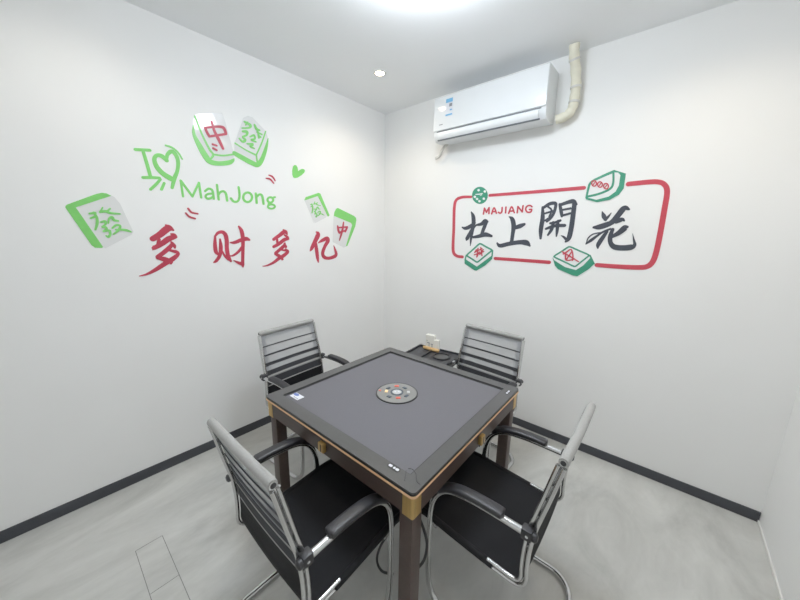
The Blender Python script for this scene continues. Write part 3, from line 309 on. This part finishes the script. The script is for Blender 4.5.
('circle_tile_sticker', 'round green tile sticker with white dots on the sign border', 'tile stickers on the right-hand wall', 'R', [('disc','teal',1,[('p',[(1.1834,1.9349),(1.1824,1.9172),(1.1766,1.9009),(1.1665,1.8871),(1.1525,1.8768),(1.1357,1.8707),(1.1171,1.8692),(1.0979,1.8726),(1.0796,1.8806),(1.0633,1.8927),(1.0503,1.9081),(1.0416,1.9258),(1.0377,1.9444),(1.039,1.9627),(1.0453,1.9792),(1.0561,1.993),(1.0706,2.0029),(1.0879,2.0085),(1.1066,2.0093),(1.1254,2.0054),(1.1433,1.9971),(1.1588,1.985),(1.1712,1.9699),(1.1796,1.9528)])]),('dot_marks','white',2,[('p',[(1.1087,1.9811),(1.1058,1.9742),(1.0979,1.9718),(1.0894,1.9754),(1.0855,1.9828),(1.0884,1.9897),(1.0964,1.9921),(1.1048,1.9885)]),('p',[(1.1664,1.9668),(1.1636,1.96),(1.1559,1.9576),(1.1476,1.9611),(1.1438,1.9685),(1.1466,1.9753),(1.1543,1.9776),(1.1625,1.9741)]),('p',[(1.0777,1.9296),(1.0748,1.9225),(1.0667,1.92),(1.0581,1.9236),(1.0541,1.9311),(1.0571,1.9381),(1.0652,1.9406),(1.0738,1.937)]),('p',[(1.1001,1.9109),(1.0972,1.9039),(1.0892,1.9013),(1.0806,1.9048),(1.0767,1.9123),(1.0796,1.9193),(1.0876,1.9218),(1.0961,1.9183)]),('p',[(1.1235,1.8913),(1.1206,1.8842),(1.1127,1.8817),(1.1042,1.8851),(1.1003,1.8925),(1.1032,1.8996),(1.1111,1.9021),(1.1196,1.8987)]),('p',[(1.1619,1.9093),(1.1591,1.9023),(1.1513,1.8998),(1.143,1.9033),(1.1392,1.9106),(1.142,1.9176),(1.1498,1.92),(1.158,1.9166)]),('s',[(1.0739,1.9502,0.0071),(1.1053,1.9491,0.0082),(1.1336,1.9532,0.0073)]),('s',[(1.1298,1.9434,0.0054),(1.1165,1.9382,0.0054)])])]),
('dots_tile_sticker', 'green mahjong tile sticker with three red dots on the sign border', 'tile stickers on the right-hand wall', 'R', [('tile_face','white',1,[('p',[(1.9101,1.8639),(1.9131,1.9118),(1.9241,1.9737),(2.0497,2.032),(2.1167,2.0047),(2.1164,1.9138),(2.0741,1.86),(1.9784,1.8398)])]),('tile_edge','teal',2,[('s',[(1.9124,1.8722,0.0133),(1.9161,1.9235,0.0135),(1.9278,1.9698,0.0148),(1.9895,2.0022,0.0161),(2.0504,2.0263,0.0173)]),('s',[(2.0478,2.0232,0.0116),(2.0553,1.9583,0.0121),(2.0432,1.9195,0.0142),(1.9825,1.8915,0.0145),(1.915,1.8781,0.0146)]),('p',[(2.0416,2.0329),(2.0587,2.031),(2.1166,2.0058),(2.1171,1.9159),(2.0965,1.8791),(2.0502,1.8499),(1.9785,1.8386),(1.9104,1.8615),(1.9088,1.8749),(1.9744,1.8542),(2.0423,1.8712),(2.0759,1.8999),(2.089,1.9362),(2.0884,1.9999),(2.0745,2.0159),(2.043,2.0215)])]),('dot_marks','signred',3,[('c',[(1.9612,1.9598,0.0068),(1.9608,1.9523,0.0075),(1.9577,1.9464,0.0081),(1.9525,1.9435,0.008),(1.9462,1.944,0.0072),(1.9401,1.9479,0.0066),(1.9354,1.9544,0.0066),(1.9331,1.9623,0.007),(1.9335,1.9699,0.0076),(1.9367,1.9757,0.0082),(1.9419,1.9786,0.008),(1.9482,1.9781,0.0071),(1.9542,1.9741,0.0065),(1.9589,1.9676,0.0065)]),('c',[(1.9961,1.9498,0.0067),(1.9957,1.9423,0.0073),(1.9927,1.9365,0.008),(1.9876,1.9336,0.0079),(1.9815,1.9341,0.0071),(1.9755,1.9379,0.0065),(1.9709,1.9444,0.0065),(1.9685,1.9522,0.0068),(1.969,1.9597,0.0074),(1.972,1.9655,0.0081),(1.9772,1.9684,0.0079),(1.9833,1.9678,0.007),(1.9892,1.964,0.0064),(1.9938,1.9575,0.0064)]),('c',[(2.0318,1.9364,0.0066),(2.0315,1.929,0.0072),(2.0285,1.9232,0.0079),(2.0236,1.9203,0.0079),(2.0176,1.9208,0.007),(2.0117,1.9246,0.0064),(2.0071,1.931,0.0064),(2.0048,1.9387,0.0067),(2.0052,1.9462,0.0073),(2.0082,1.9519,0.0079),(2.0132,1.9548,0.0078),(2.0192,1.9543,0.007),(2.025,1.9504,0.0064),(2.0295,1.9441,0.0063)]),('s',[(1.9428,1.9532,0.0063),(1.9516,1.9688,0.0063)]),('s',[(1.9781,1.9432,0.0062),(1.9867,1.9587,0.0062)]),('s',[(2.0142,1.9298,0.0061),(2.0225,1.9452,0.0061)])])]),
('symbol_tile_sticker', 'green mahjong tile sticker with a small red character below 杠', 'tile stickers on the right-hand wall', 'R', [('tile_face','white',1,[('p',[(1.0064,1.3799),(1.0189,1.4343),(1.1416,1.5421),(1.2611,1.4923),(1.2635,1.4186),(1.1306,1.3053),(1.1072,1.3069),(1.0076,1.362)])]),('tile_edge','teal',2,[('c',[(1.1502,1.5366,0.0132),(1.1849,1.521,0.0132),(1.2179,1.5061,0.0131),(1.2516,1.4909,0.0132),(1.2509,1.4797,0.0138),(1.2139,1.4481,0.0138),(1.1774,1.4168,0.014),(1.1388,1.3838,0.014),(1.1217,1.3794,0.0137),(1.0902,1.3952,0.0141),(1.0593,1.4107,0.0141),(1.027,1.4269,0.0147),(1.028,1.4387,0.0149),(1.0643,1.4712,0.0145),(1.0986,1.5019,0.0144),(1.1335,1.533,0.014)]),('p',[(1.0032,1.3977),(1.0155,1.3948),(1.1282,1.3387),(1.2615,1.4438),(1.2652,1.4858),(1.2639,1.4136),(1.2029,1.3531),(1.1269,1.3032),(1.1073,1.3051),(1.0059,1.3564)]),('s',[(1.0172,1.4307,0.013),(1.0078,1.389,0.0131)]),('s',[(1.2616,1.4857,0.0116),(1.2619,1.4387,0.0116)])]),('tile_character','signred',3,[('s',[(1.109,1.4687,0.0104),(1.1657,1.4969,0.0103)]),('s',[(1.0975,1.4402,0.0104),(1.1844,1.4721,0.0101)]),('s',[(1.128,1.4971,0.0111),(1.1219,1.4241,0.0112)]),('s',[(1.1538,1.505,0.0109),(1.1702,1.4372,0.0109)]),('s',[(1.1416,1.4667,0.011),(1.122,1.4224,0.0111)]),('s',[(1.1135,1.4862,0.011),(1.0999,1.4613,0.0111)]),('s',[(1.1488,1.4464,0.0108),(1.1775,1.4889,0.0107)])])]),
('symbol_tile_sticker', 'green mahjong tile sticker with tilted red 中 below 開', 'tile stickers on the right-hand wall', 'R', [('tile_face','white',1,[('p',[(1.7421,1.4576),(1.841,1.5422),(1.9803,1.4878),(2.0135,1.4247),(1.9201,1.3318),(1.898,1.3326),(1.7786,1.3782)])]),('tile_edge','teal',2,[('c',[(1.8537,1.5354,0.0108),(1.8934,1.5189,0.0105),(1.931,1.5032,0.0104),(1.9693,1.4873,0.0101),(1.9729,1.4776,0.0103),(1.9497,1.4527,0.0107),(1.9269,1.4283,0.0108),(1.9029,1.4026,0.0111),(1.8868,1.4006,0.011),(1.8439,1.419,0.0109),(1.8016,1.437,0.011),(1.7569,1.4561,0.011),(1.753,1.4665,0.0114),(1.782,1.4897,0.0115),(1.8094,1.5117,0.0114),(1.8373,1.5341,0.0113)]),('p',[(1.7398,1.453),(1.7559,1.4332),(1.8319,1.3898),(1.9062,1.3739),(1.9466,1.4086),(1.9856,1.4645),(2.0135,1.4247),(1.9864,1.3877),(1.9203,1.3304),(1.8916,1.332),(1.7863,1.3713),(1.7629,1.3949)]),('s',[(1.981,1.4823,0.0094),(2.012,1.4274,0.0094)])]),('tile_character','signred',3,[('s',[(1.8006,1.5003,0.009),(1.8489,1.4738,0.0088),(1.9156,1.4348,0.0087)]),('s',[(1.8209,1.4867,0.0094),(1.8568,1.5185,0.0091),(1.8744,1.4794,0.0083),(1.8763,1.4408,0.0084)]),('s',[(1.8268,1.4813,0.0086),(1.8341,1.4411,0.0089),(1.8782,1.4467,0.0093)]),('s',[(1.8341,1.4411,0.009),(1.8659,1.5075,0.0089)]),('s',[(1.8105,1.4833,0.0095),(1.8351,1.5019,0.0094)])])]),
]
# ------------------------------------------------------------------ wall stickers
def sticker_mesh(wall, layer, shapes, name, m, parent, base):
    mb = MB()
    bx, bz = base
    def put(u, z, off):
        return mb.bm.verts.new((off, u-bx, z-bz) if wall == 'L' else (u-bx, -off, z-bz))
    lo = -.0006; idx = 0
    def fill(poly, off):
        a = [put(x, z, off) for x, z in poly]; b = [put(x, z, lo) for x, z in poly]
        for t in tessellate_polygon([[Vector((x, z, 0)) for x, z in poly]]): mb.face([a[i] for i in t])
        n = len(poly)
        for i in range(n): mb.face([a[i], a[(i+1) % n], b[(i+1) % n], b[i]])
    for kind, pts in shapes:
        off = .0008+.0016*layer+.00006*idx; idx += 1
        if kind == 'p': fill([Vector(q).to_tuple() for q in pts], off); continue
        cl = kind == 'c'
        sp = spline([Vector(q) for q in pts], 6, cl)
        C = [Vector((p.x, p.y)) for p in sp]; R = [max(p.z/2, .0006) for p in sp]; N = len(C)
        Lf, Rt = [], []
        for i in range(N):
            a = C[(i-1) % N] if cl or i > 0 else C[i]; b = C[(i+1) % N] if cl or i < N-1 else C[i]
            t = b-a; t = t.normalized() if t.length > 1e-9 else Vector((1, 0)); nn = Vector((-t.y, t.x))
            Lf.append(C[i]+nn*R[i]); Rt.append(C[i]-nn*R[i])
        vl = [put(p.x, p.y, off+2e-6*i) for i, p in enumerate(Lf)]; vr = [put(p.x, p.y, off+2e-6*i) for i, p in enumerate(Rt)]
        wl = [put(p.x, p.y, lo) for p in Lf]; wr = [put(p.x, p.y, lo) for p in Rt]
        for i in range(N if cl else N-1):
            j = (i+1) % N
            mb.face([vl[i], vl[j], vr[j], vr[i]])
            mb.face([vl[i], wl[i], wl[j], vl[j]]); mb.face([vr[i], vr[j], wr[j], wr[i]])
        if not cl:
            for ci, d, (ea, eb) in ((0, -1, (Lf[0], Rt[0])), (N-1, 1, (Lf[-1], Rt[-1]))):
                t = (C[1]-C[0]) if ci == 0 else (C[-1]-C[-2])
                a0 = math.atan2((ea-C[ci]).y, (ea-C[ci]).x); poly = []
                for k in range(9):
                    a = a0-d*PI*k/8
                    poly.append((C[ci].x+R[ci]*math.cos(a), C[ci].y+R[ci]*math.sin(a)))
                top = [put(x, z, off) for x, z in poly]; low = [put(x, z, lo) for x, z in poly]
                mb.face(top)
                for k in range(8): mb.face([top[k], top[k+1], low[k+1], low[k]])
    # keep the wall-facing orientation without merging touching strokes
    n = Vector((1, 0, 0)) if wall == 'L' else Vector((0, -1, 0))
    for f in mb.bm.faces:
        f.normal_update()
        if f.normal.dot(n) < -.5: f.normal_flip()
    me = bpy.data.meshes.new(name); mb.bm.to_mesh(me); mb.bm.free(); me.materials.append(M[m])
    o = bpy.data.objects.new(name, me); COL.objects.link(o)
    if parent is not None: o.parent = parent
    return o
for name, label, group, wall, parts in DECALS:
    us = [q[0] for p in parts for s in p[3] for q in s[1]]; zs = [q[1] for p in parts for s in p[3] for q in s[1]]
    base = ((min(us)+max(us))/2, min(zs))
    loc = (0, base[0], base[1]) if wall == 'L' else (base[0], 0, base[1])
    if len(parts) == 1 and parts[0][0] == '':
        o = sticker_mesh(wall, parts[0][2], parts[0][3], name, parts[0][1], None, base); o.location = loc
        tag(o, label, 'wall sticker', group)
    else:
        r = thing(name, label, 'wall sticker', loc, 0, group)
        for pn, m, layer, shapes in parts: sticker_mesh(wall, layer, shapes, pn, m, r, base)

# ------------------------------------------------------------------ mahjong table
TW, TH = .97, .771
tb = thing('mahjong_table', 'square dark brown automatic mahjong table with grey playing surface', 'table', (1.399, -1.361, 0), .0174)
FB = .062
o4 = rrect(TW, TW, .018); i4 = rrect(TW-2*FB, TW-2*FB, .006)
MB().ring_prism(o4, i4, TH-.014, TH).build('top_frame', 'frame', tb, angle=30)
MB().ring_prism(rrect(TW+.003, TW+.003, .019), rrect(TW-.02, TW-.02, .012), TH-.0125, TH-.006).build('edge_lip', 'lip', tb, angle=30)
MB().ring_prism(rrect(TW+.006, TW+.006, .02), rrect(TW-.04, TW-.04, .012), TH-.0215, TH-.0128).build('bronze_trim', 'bronze', tb, angle=30)
cl = MB().prism(rrect(TW-2*FB-.002, TW-2*FB-.002, .006), TH-.02, TH-.009).build('playing_surface', 'cloth', tb, angle=30)
MB().ring_prism(rrect(TW-2*FB-.0005, TW-2*FB-.0005, .006), rrect(TW-2*FB-.014, TW-2*FB-.014, .005), TH-.012, TH-.0065).build('inner_lip_shade', 'lip', tb, angle=30)  # black ring puts the shade along the raised frame's inner edge into colour
AP = TW-.014
az1, az0 = TH-.0217, .667
MB().ring_prism(rrect(AP, AP, .008), rrect(AP-.05, AP-.05, .004), az0, az1).build('apron', 'brown', tb, angle=30)
MB().box((0, 0, .605), (.56, .56, .26), .01).build('machine_housing', 'black_plastic', tb)
LW = .057
for sx in (-1, 1):
    for sy in (-1, 1):
        c = AP/2-LW/2-.006
        MB().box((sx*c, sy*c, (az0+.02)/2), (LW, LW, az0+.02), .005).build('leg', 'brown', tb)
        # brass corner cover: an L-shaped angle wrapped round the corner
        e = AP/2+.0015; q = e-.046
        poly = [(q, e), (e-.008, e), (e-.002, e-.002), (e, e-.008), (e, q), (e-.004, q), (e-.004, e-.006), (e-.006, e-.004), (q, e-.004)]
        MB().prism([(sx*x, sy*y) for x, y in poly], az0-.006, az1+.0003).build('corner_cover', 'brass', tb, smooth=False)
for k, (u, z) in enumerate(((.025, .705), (.043, .700), (.0, .702), (.0, .702))):
    a = (-PI/2, 0, PI/2, PI)[k]; R = Matrix.Rotation(a, 4, 'Z')
    uu = -.006 if k == 0 else u
    lat = {0: uu, 1: .022, 2: 0, 3: 0}[k]
    p = R @ Vector((AP/2+.008, lat, z))
    hd = MB().box(p, (.017, .036, .042), .003, R).build('drawer_pull', 'brass', tb)
    p2 = R @ Vector((AP/2+.0165, lat+.001, z))
    MB().box(p2, (.0025, .006, .034), .001, R).build('groove', 'lip', hd)
# centre control disc
dz = TH-.009
ds = MB().lathe([(.02, 0), (.108, 0), (.108, .004), (.104, .0055), (.02, .006)], (0, 0, dz), 56).build('control_disc', 'disc', tb)
MB().ring_prism([(.113*math.cos(a*PI/28), .113*math.sin(a*PI/28)) for a in range(56)], [(.107*math.cos(a*PI/28), .107*math.sin(a*PI/28)) for a in range(56)], dz, dz+.0048).build('rim', 'lip', ds)
MB().ring_prism([(.035*math.cos(a*PI/20), .035*math.sin(a*PI/20)) for a in range(40)], [(.025*math.cos(a*PI/20), .025*math.sin(a*PI/20)) for a in range(40)], dz+.004, dz+.0085).build('inner_ring', 'dark_key', ds)
MB().lathe([(.004, 0), (.025, 0), (.025, .002), (.004, .0025)], (0, 0, dz+.0055), 32).build('dice_window', 'disc_light', ds)
for x, y in ((-.008, -.006), (.009, .004)):
    MB().box((x, y, dz+.0085), (.009, .009, .004), .0015).build('die', 'sticker_white', ds)
for a, m, r in ((132, 'red_key', .068), (-44, 'red_key', .062), (-148, 'amber_key', .058), (40, 'disc_light', .062), (88, 'dark_key', .064), (2, 'dark_key', .064), (-90, 'dark_key', .064), (178, 'dark_key', .064)):
    a = math.radians(a); R = Matrix.Rotation(a, 4, 'Z')
    MB().box((r*math.cos(a), r*math.sin(a), dz+.0068), (.016, .024, .004), .0015, R).build('button', m, ds)
MB().box((-.081, -.047, dz+.0066), (.012, .012, .003), .001, Matrix.Rotation(.5, 4, 'Z')).build('button', 'red_key', ds)
# notice sticker on the left corner of the frame, small emblem badges
st = MB().box((-.368, -.374, TH-.0085), (.07, .042, .0012), 0).build('notice_sticker', 'sticker_white', tb)
MB().prism([(-.386+.02*math.cos(a), -.366+.0105*math.sin(a)) for a in [k*PI/8 for k in range(16)]], TH-.0079, TH-.0074).build('blue_print', 'sticker_blue', st)
for dx in (0, .014, .027):
    MB().box((-.372+dx, -.387, TH-.0077), (.009, .005, .0006)).build('printed_mark', 'print_grey', st)
def badge(x, y, s, rot):
    R = Matrix.Rotation(rot, 4, 'Z')
    b_ = MB().prism([((R @ Vector((px, py, 0))).x+x, (R @ Vector((px, py, 0))).y+y) for px, py in rrect(.062*s, .026*s, .012*s)], TH-.002, TH+.0008).build('emblem_badge', 'lip', tb, angle=30)
    for cx, w in ((-.017, .018), (.003, .010), (.018, .016)):
        p = R @ Vector((cx*s, 0, 0))
        MB().prism([((R @ Vector((px, py, 0))).x+x+p.x, (R @ Vector((px, py, 0))).y+y+p.y) for px, py in rrect(w*s, .012*s, .005*s)], TH+.0006, TH+.0014).build('emblem_mark', 'sticker_white', b_, angle=30)
badge(.356, -.436, .9, 0.0); badge(.455, .396, .8, PI/2)
for path in ([(.399, -.418, 0), (.410, -.434, 0), (.424, -.458, 0)], [(.399, -.405, 0), (.414, -.398, 0), (.437, -.409, 0), (.456, -.432, 0), (.474, -.436, 0)]):
    MB().tube([(p.x, p.y, TH+.0003) for p in spline(path, 6)], .0012, 6).build('surface_crease', 'lip', tb)
cd = [[(0.2715, -0.304, 0.42), (0.2439, -0.3035, 0.3216), (0.1703, -0.3022, 0.1657), (0.1441, -0.3018, 0.0566), (0.178, -0.3024, 0.0199), (0.2483, -0.3036, 0.0638)], [(0.3788, -0.3059, 0.4793), (0.4112, -0.3064, 0.4295), (0.4288, -0.3067, 0.3693), (0.4171, -0.3065, 0.2846), (0.3832, -0.3059, 0.2091)]]
for i, path in enumerate(cd):
    MB().tube(spline(path, 8), .006, 10).build('power_cord', 'cord', tb)

# ------------------------------------------------------------------ chairs
bp = spline([(-.300, 0, .928), (-.285, 0, .86), (-.268, 0, .78), (-.250, 0, .70), (-.238, 0, .642), (-.230, 0, .56), (-.229, 0, .49), (-.231, 0, .445), (-.220, 0, .418), (-.19, 0, .408), (-.10, 0, .411), (.05, 0, .422), (.16, 0, .432), (.225, 0, .431), (.248, 0, .424), (.260, 0, .410)], 10)
def hw(p):
    return .220 + (.236-.220)*min(1, max(0, (.93-p.z)/.45))
def back_at(z):
    for a, b in zip(bp, bp[1:]):
        if a.z >= z >= b.z: return a.lerp(b, (a.z-z)/max(a.z-b.z, 1e-6))
def back_rows(z0, z1, inset=.004, sag=.006, y0=-1, y1=1, off=0, m=12):
    zs = [z0] + [p.z for p in bp[:75] if z1 < p.z < z0 and p.x < -.2] + [z1]
    zs = sorted(set(zs), reverse=True); rows = []
    for z in zs:
        p = back_at(z); w = hw(p)-inset
        rows.append([(p.x-sag*(1-t*t)+off, t*w, p.z) for t in [y0+(y1-y0)*k/m for k in range(m+1)]])
    return rows
def make_chair(name, label):
    t = thing(name, label, 'chair', (0, 0, 0), 0, 'mesh-back chairs round the mahjong table')
    # fabric roll along the top
    tp = Vector((-.300, 0, .926))
    tbm = MB(); n = 14
    prof = [(-.222, .0115), (-.2215, .0148), (-.215, .016)] + [(y, .016) for y in (-.1, 0, .1)] + [(.215, .016), (.2215, .0148), (.222, .0115)]
    tbm.tube([(tp.x-.003*(1-(y/.222)**2), y, tp.z) for y, r in prof], [r for y, r in prof], 18)
    top = tbm.build('top_roll', 'grey_fabric', t)
    for s in (-1, 1):
        ring = MB().tube([(tp.x, s*.2215, tp.z), (tp.x, s*.2245, tp.z)], .0130, 18).build('end_cap', 'chrome', top)
        MB().tube([(tp.x, s*.2242, tp.z), (tp.x, s*.2252, tp.z)], .0085, 14).build('cap_plug', 'black_plastic', ring)
    bk = MB().sheet(back_rows(.915, .565)).build('back_mesh', 'grey_mesh', t)
    MB().sheet(back_rows(.912, .885, off=-.002)).build('top_hem', 'grey_hem', bk)
    for s in (-1, 1):
        MB().sheet(back_rows(.90, .62, y0=s*.86, y1=s*1.0, off=.0015, m=2)).build('side_hem', 'grey_hem', bk)
    for z0, z1 in ((.8365, .8295), (.7785, .768), (.722, .701), (.670, .640), (.620, .572)):
        MB().sheet(back_rows(z0, z1, off=-.003), .007).build('stripe', 'stripe', bk)
        for s in (-1, 1):
            if z0 < .75:
                MB().sheet(back_rows(z0+.001, z1-.001, y0=s*.88, y1=s*1.0, off=-.0045, m=2), .010).build('stripe_clip', 'black_plastic', bk)
    for z0, z1 in ((.6345, .6285), (.5705, .5645)):
        MB().sheet(back_rows(z0, z1, off=-.0035), .008).build('lit_mesh_strip', 'grey_fabric', bk)  # opaque pale strips stand in for lit mesh showing between the dark bands
    # opaque lower back running on into the seat
    rows = back_rows(.563, .45, off=0)
    for p in bp[75:]: 
        if p.z < .45 or p.x > -.2:
            w = hw(p)-.004
            sagz = .006 if p.x > -.2 else 0
            k = 0 if p.x > -.19 else 1
            rows.append([(p.x-.006*(1-u*u)*k, u*w, p.z-sagz*(1-u*u)) for u in [-1+2*j/12 for j in range(13)]])
    smb = MB().sheet(rows, .006)
    for s in (-1, 1):
        smb.tube([(p.x, s*(hw(p)+.004), p.z) for p in bp if p.x > -.13 and p.z < .5], .0135, 12, sc=(.9, 1.1))
    smb.build('seat', 'black_mesh', t)
    for s in (-1, 1):
        mb = MB(); P = []; Q = []
        for i, p in enumerate(bp):
            if p.z < .5 and p.x > -.10: break
            if p.z > .917: continue
            a = bp[max(i-1, 0)]; b = bp[min(i+1, len(bp)-1)]; d = (b-a).normalized(); nn = Vector((-d.z, 0, d.x))
            y = s*(hw(p)+.004)
            P.append(Vector((p.x, y, p.z))+nn*.009); Q.append(Vector((p.x, y, p.z))-nn*.009)
        mb.tube(P, .0075, 10).tube(Q, .0075, 10)
        MBr = mb.build('side_rail', 'chrome', t)
    # one continuous chrome tube: arm, front leg, floor runner, rear bow, and back up
    wA = .252; r = .0125
    half = [(-.227, .640), (-.14, .642), (-.04, .640), (.05, .626), (.105, .592), (.138, .53), (.150, .44), (.153, .30), (.150, .17), (.137, .085), (.100, .035), (.045, .0135), (-.05, .0125), (-.20, .0125)]
    path = [(x, wA, z) for x, z in half] + [(-.265, wA-.006, .0125), (-.315, wA-.045, .0125), (-.337, wA-.11, .0125), (-.340, 0, .0125)]
    path = path + [(x, -y, z) for x, y, z in path[-2::-1]]
    MB().tube(spline(path, 7), r, 14).build('cantilever_frame', 'chrome', t)
    MB().tube([(.13, -.246, .405), (.13, .246, .405)], .010, 12).build('cross_bar', 'chrome', t)
    MB().tube([(-.12, -.236, .398), (-.12, .236, .398)], .010, 12).build('cross_bar', 'chrome', t)
    ap = spline([(-.15, .656), (-.10, .658), (-.03, .655), (.03, .646), (.075, .627), (.105, .603)], 6) if False else None
    apx = spline([(-.150, 0, .655), (-.10, 0, .6565), (-.03, 0, .654), (.03, 0, .645), (.075, 0, .627), (.110, 0, .600)], 6)
    for s in (-1, 1):
        mb = MB(); N = len(apx); rings = []
        for i, p in enumerate(apx):
            a = apx[max(i-1, 0)]; b = apx[min(i+1, N-1)]; d = (b-a).normalized(); nn = Vector((-d.z, 0, d.x))
            f = i/(N-1); L = .26
            e0 = min(1, math.sqrt(max(0, 1-max(0, 1-f*L/.022)**2))+.12); e1 = min(1, math.sqrt(max(0, 1-max(0, 1-(1-f)*L/.03)**2))+.25)
            k = min(e0, e1)
            q = []
            for j in range(16):
                an = 2*PI*j/16; cx, cy = math.cos(an), math.sin(an)
                px = math.copysign(abs(cx)**.6, cx)*.0235*k; py = math.copysign(abs(cy)**.6, cy)*.0125*(.55+.45*k)
                q.append(mb.bm.verts.new(Vector((p.x, s*wA+px, p.z))+nn*(py+.004)))
            rings.append(q)
        for a, b in zip(rings, rings[1:]):
            for j in range(16): mb.face([a[j], a[(j+1) % 16], b[(j+1) % 16], b[j]])
        mb.face(rings[0][::-1]); mb.face(rings[-1])
        mb.build('arm_pad', 'black_plastic', t)
        jn = MB().box((-.229, s*.249, .641), (.036, .034, .040), .007).build('arm_joint', 'black_plastic', t)
        MB().tube([(-.247, s*.252, .641), (-.258, s*.252, .641), (-.263, s*.252, .641)], [.0155, .0155, .009], 14).build('joint_knob', 'black_plastic', jn)
        MB().tube([(-.232, s*.2655, .641), (-.232, s*.268, .641)], .005, 10).build('screw', 'chrome', jn)
    return t
poses = [(.6577, -1.3694, .0872, 'mesh-back chair at the far left of the table, back towards the left wall'),
         (1.4969, -.7403, -1.6296, 'mesh-back chair beyond the table by the black side table, facing the camera'),
         (1.4620, -1.8995, 1.5762, 'nearest left chair with its grey top roll and striped back turned to the camera'),
         (1.9546, -1.3502, 3.1477, 'near right chair pushed under the table, back to the right')]
proto = None
for x, y, a, lab in poses:
    if proto is None: proto = c = make_chair('office_chair', lab)
    else: c = copy_tree(proto)
    c.location = (x, y, 0); c.rotation_euler = (0, 0, a); c['label'] = lab

# ------------------------------------------------------------------ side table in the corner
sx0, sy0, sa = .785, -.34, .12
sd = thing('side_table', 'small black side table with tray top in the corner behind the mahjong table', 'side table', (sx0, sy0, 0), sa)
SW, SD, SZ = .43, .33, .625
def sbox(c, s, bev=.003): return MB().box((c[0]+SW/2, c[1]-SD/2, c[2]), s, bev)
MB().prism(rrect(SW-.004, SD-.004, .014, 5, SW/2, -SD/2), SZ-.03, SZ-.012).build('tray_top', 'tray_black', sd, angle=30)
MB().ring_prism(rrect(SW, SD, .016, 5, SW/2, -SD/2), rrect(SW-.024, SD-.024, .01, 5, SW/2, -SD/2), SZ-.034, SZ).build('rim', 'tray_black', sd, angle=30)
sbox((-.055, 0, SZ-.006), (.010, SD-.026, .012), .002).build('divider', 'tray_black', sd)
cw = MB().ring_prism([(.075*math.cos(a*PI/18)+SW*.67, .075*math.sin(a*PI/18)-SD*.42) for a in range(36)], [(.062*math.cos(a*PI/18)+SW*.67, .062*math.sin(a*PI/18)-SD*.42) for a in range(36)], SZ-.013, SZ-.003).build('cup_ring', 'black_plastic', sd)
MB().lathe([(.01, 0), (.06, 0), (.06, .002), (.01, .002)], (SW*.67, -SD*.42, SZ-.0125), 32).build('ring_base', 'frame', cw)
MB().prism(rrect(SW-.06, SD-.06, .01, 4, SW/2, -SD/2), .20, .215).build('shelf', 'tray_black', sd, angle=30)
for ax in (-1, 1):
    for ay in (-1, 1):
        sbox((ax*(SW/2-.03), ay*(SD/2-.03), (SZ-.03)/2), (.028, .028, SZ-.03)).build('leg', 'tray_black', sd)
bxz = SZ-.012
ct = thing('carton', 'small white printed carton standing on the black side table', 'box', (.935, -.352, bxz), .12)
MB().box((-.022, .0, .066), (.082, .040, .132), .002).build('box_body', 'carton', ct)
MB().box((.040, -.002, .048), (.040, .040, .096), .002).build('box_flap', 'carton', ct)
for x, z, w, hh in ((-.036, .062, .026, .008), (-.028, .046, .007, .030), (-.002, .054, .020, .008), (.001, .038, .007, .030), (-.050, .080, .008, .008)):
    MB().box((x, -.0206, z), (w, .0012, hh)).build('printed_mark', 'print_grey', ct)
rl = MB().tube([(-.078, 0, 0), (-.074, 0, 0), (.072, 0, 0), (.076, 0, 0)], [.012, .015, .015, .012], 16).build('wooden_roller', 'orange')
rl.location = (.940, -.386, bxz+.0150); rl.rotation_euler = (0, 0, .06)
tag(rl, 'short tan rod lying in front of the white carton on the side table', 'rod')

# ------------------------------------------------------------------ camera, world, view
cam = bpy.data.cameras.new('camera'); cam.sensor_fit = 'HORIZONTAL'; cam.sensor_width = 36; cam.lens = 14.04247; cam.clip_start = .02
co = bpy.data.objects.new('camera', cam); COL.objects.link(co)
co.matrix_world = Matrix(((0.756170, -0.145141, 0.638076, 2.41317), (0.654149, 0.142061, -0.742905, -2.53006), (0.017180, 0.979159, 0.202366, 1.59545), (0, 0, 0, 1)))
scene.camera = co
world = bpy.data.worlds.new('world'); scene.world = world; world.use_nodes = True
world.node_tree.nodes['Background'].inputs[0].default_value = (.8, .9, 1, 1); world.node_tree.nodes['Background'].inputs[1].default_value = .3
scene.view_settings.view_transform = 'Standard'; scene.view_settings.look = 'None'; scene.view_settings.exposure = 0; scene.view_settings.gamma = 1.12
scene.cycles.use_denoising = True
scene.cycles.max_bounces = 10; scene.cycles.diffuse_bounces = 6; scene.cycles.transparent_max_bounces = 24
scene.cycles.sample_clamp_indirect = 6
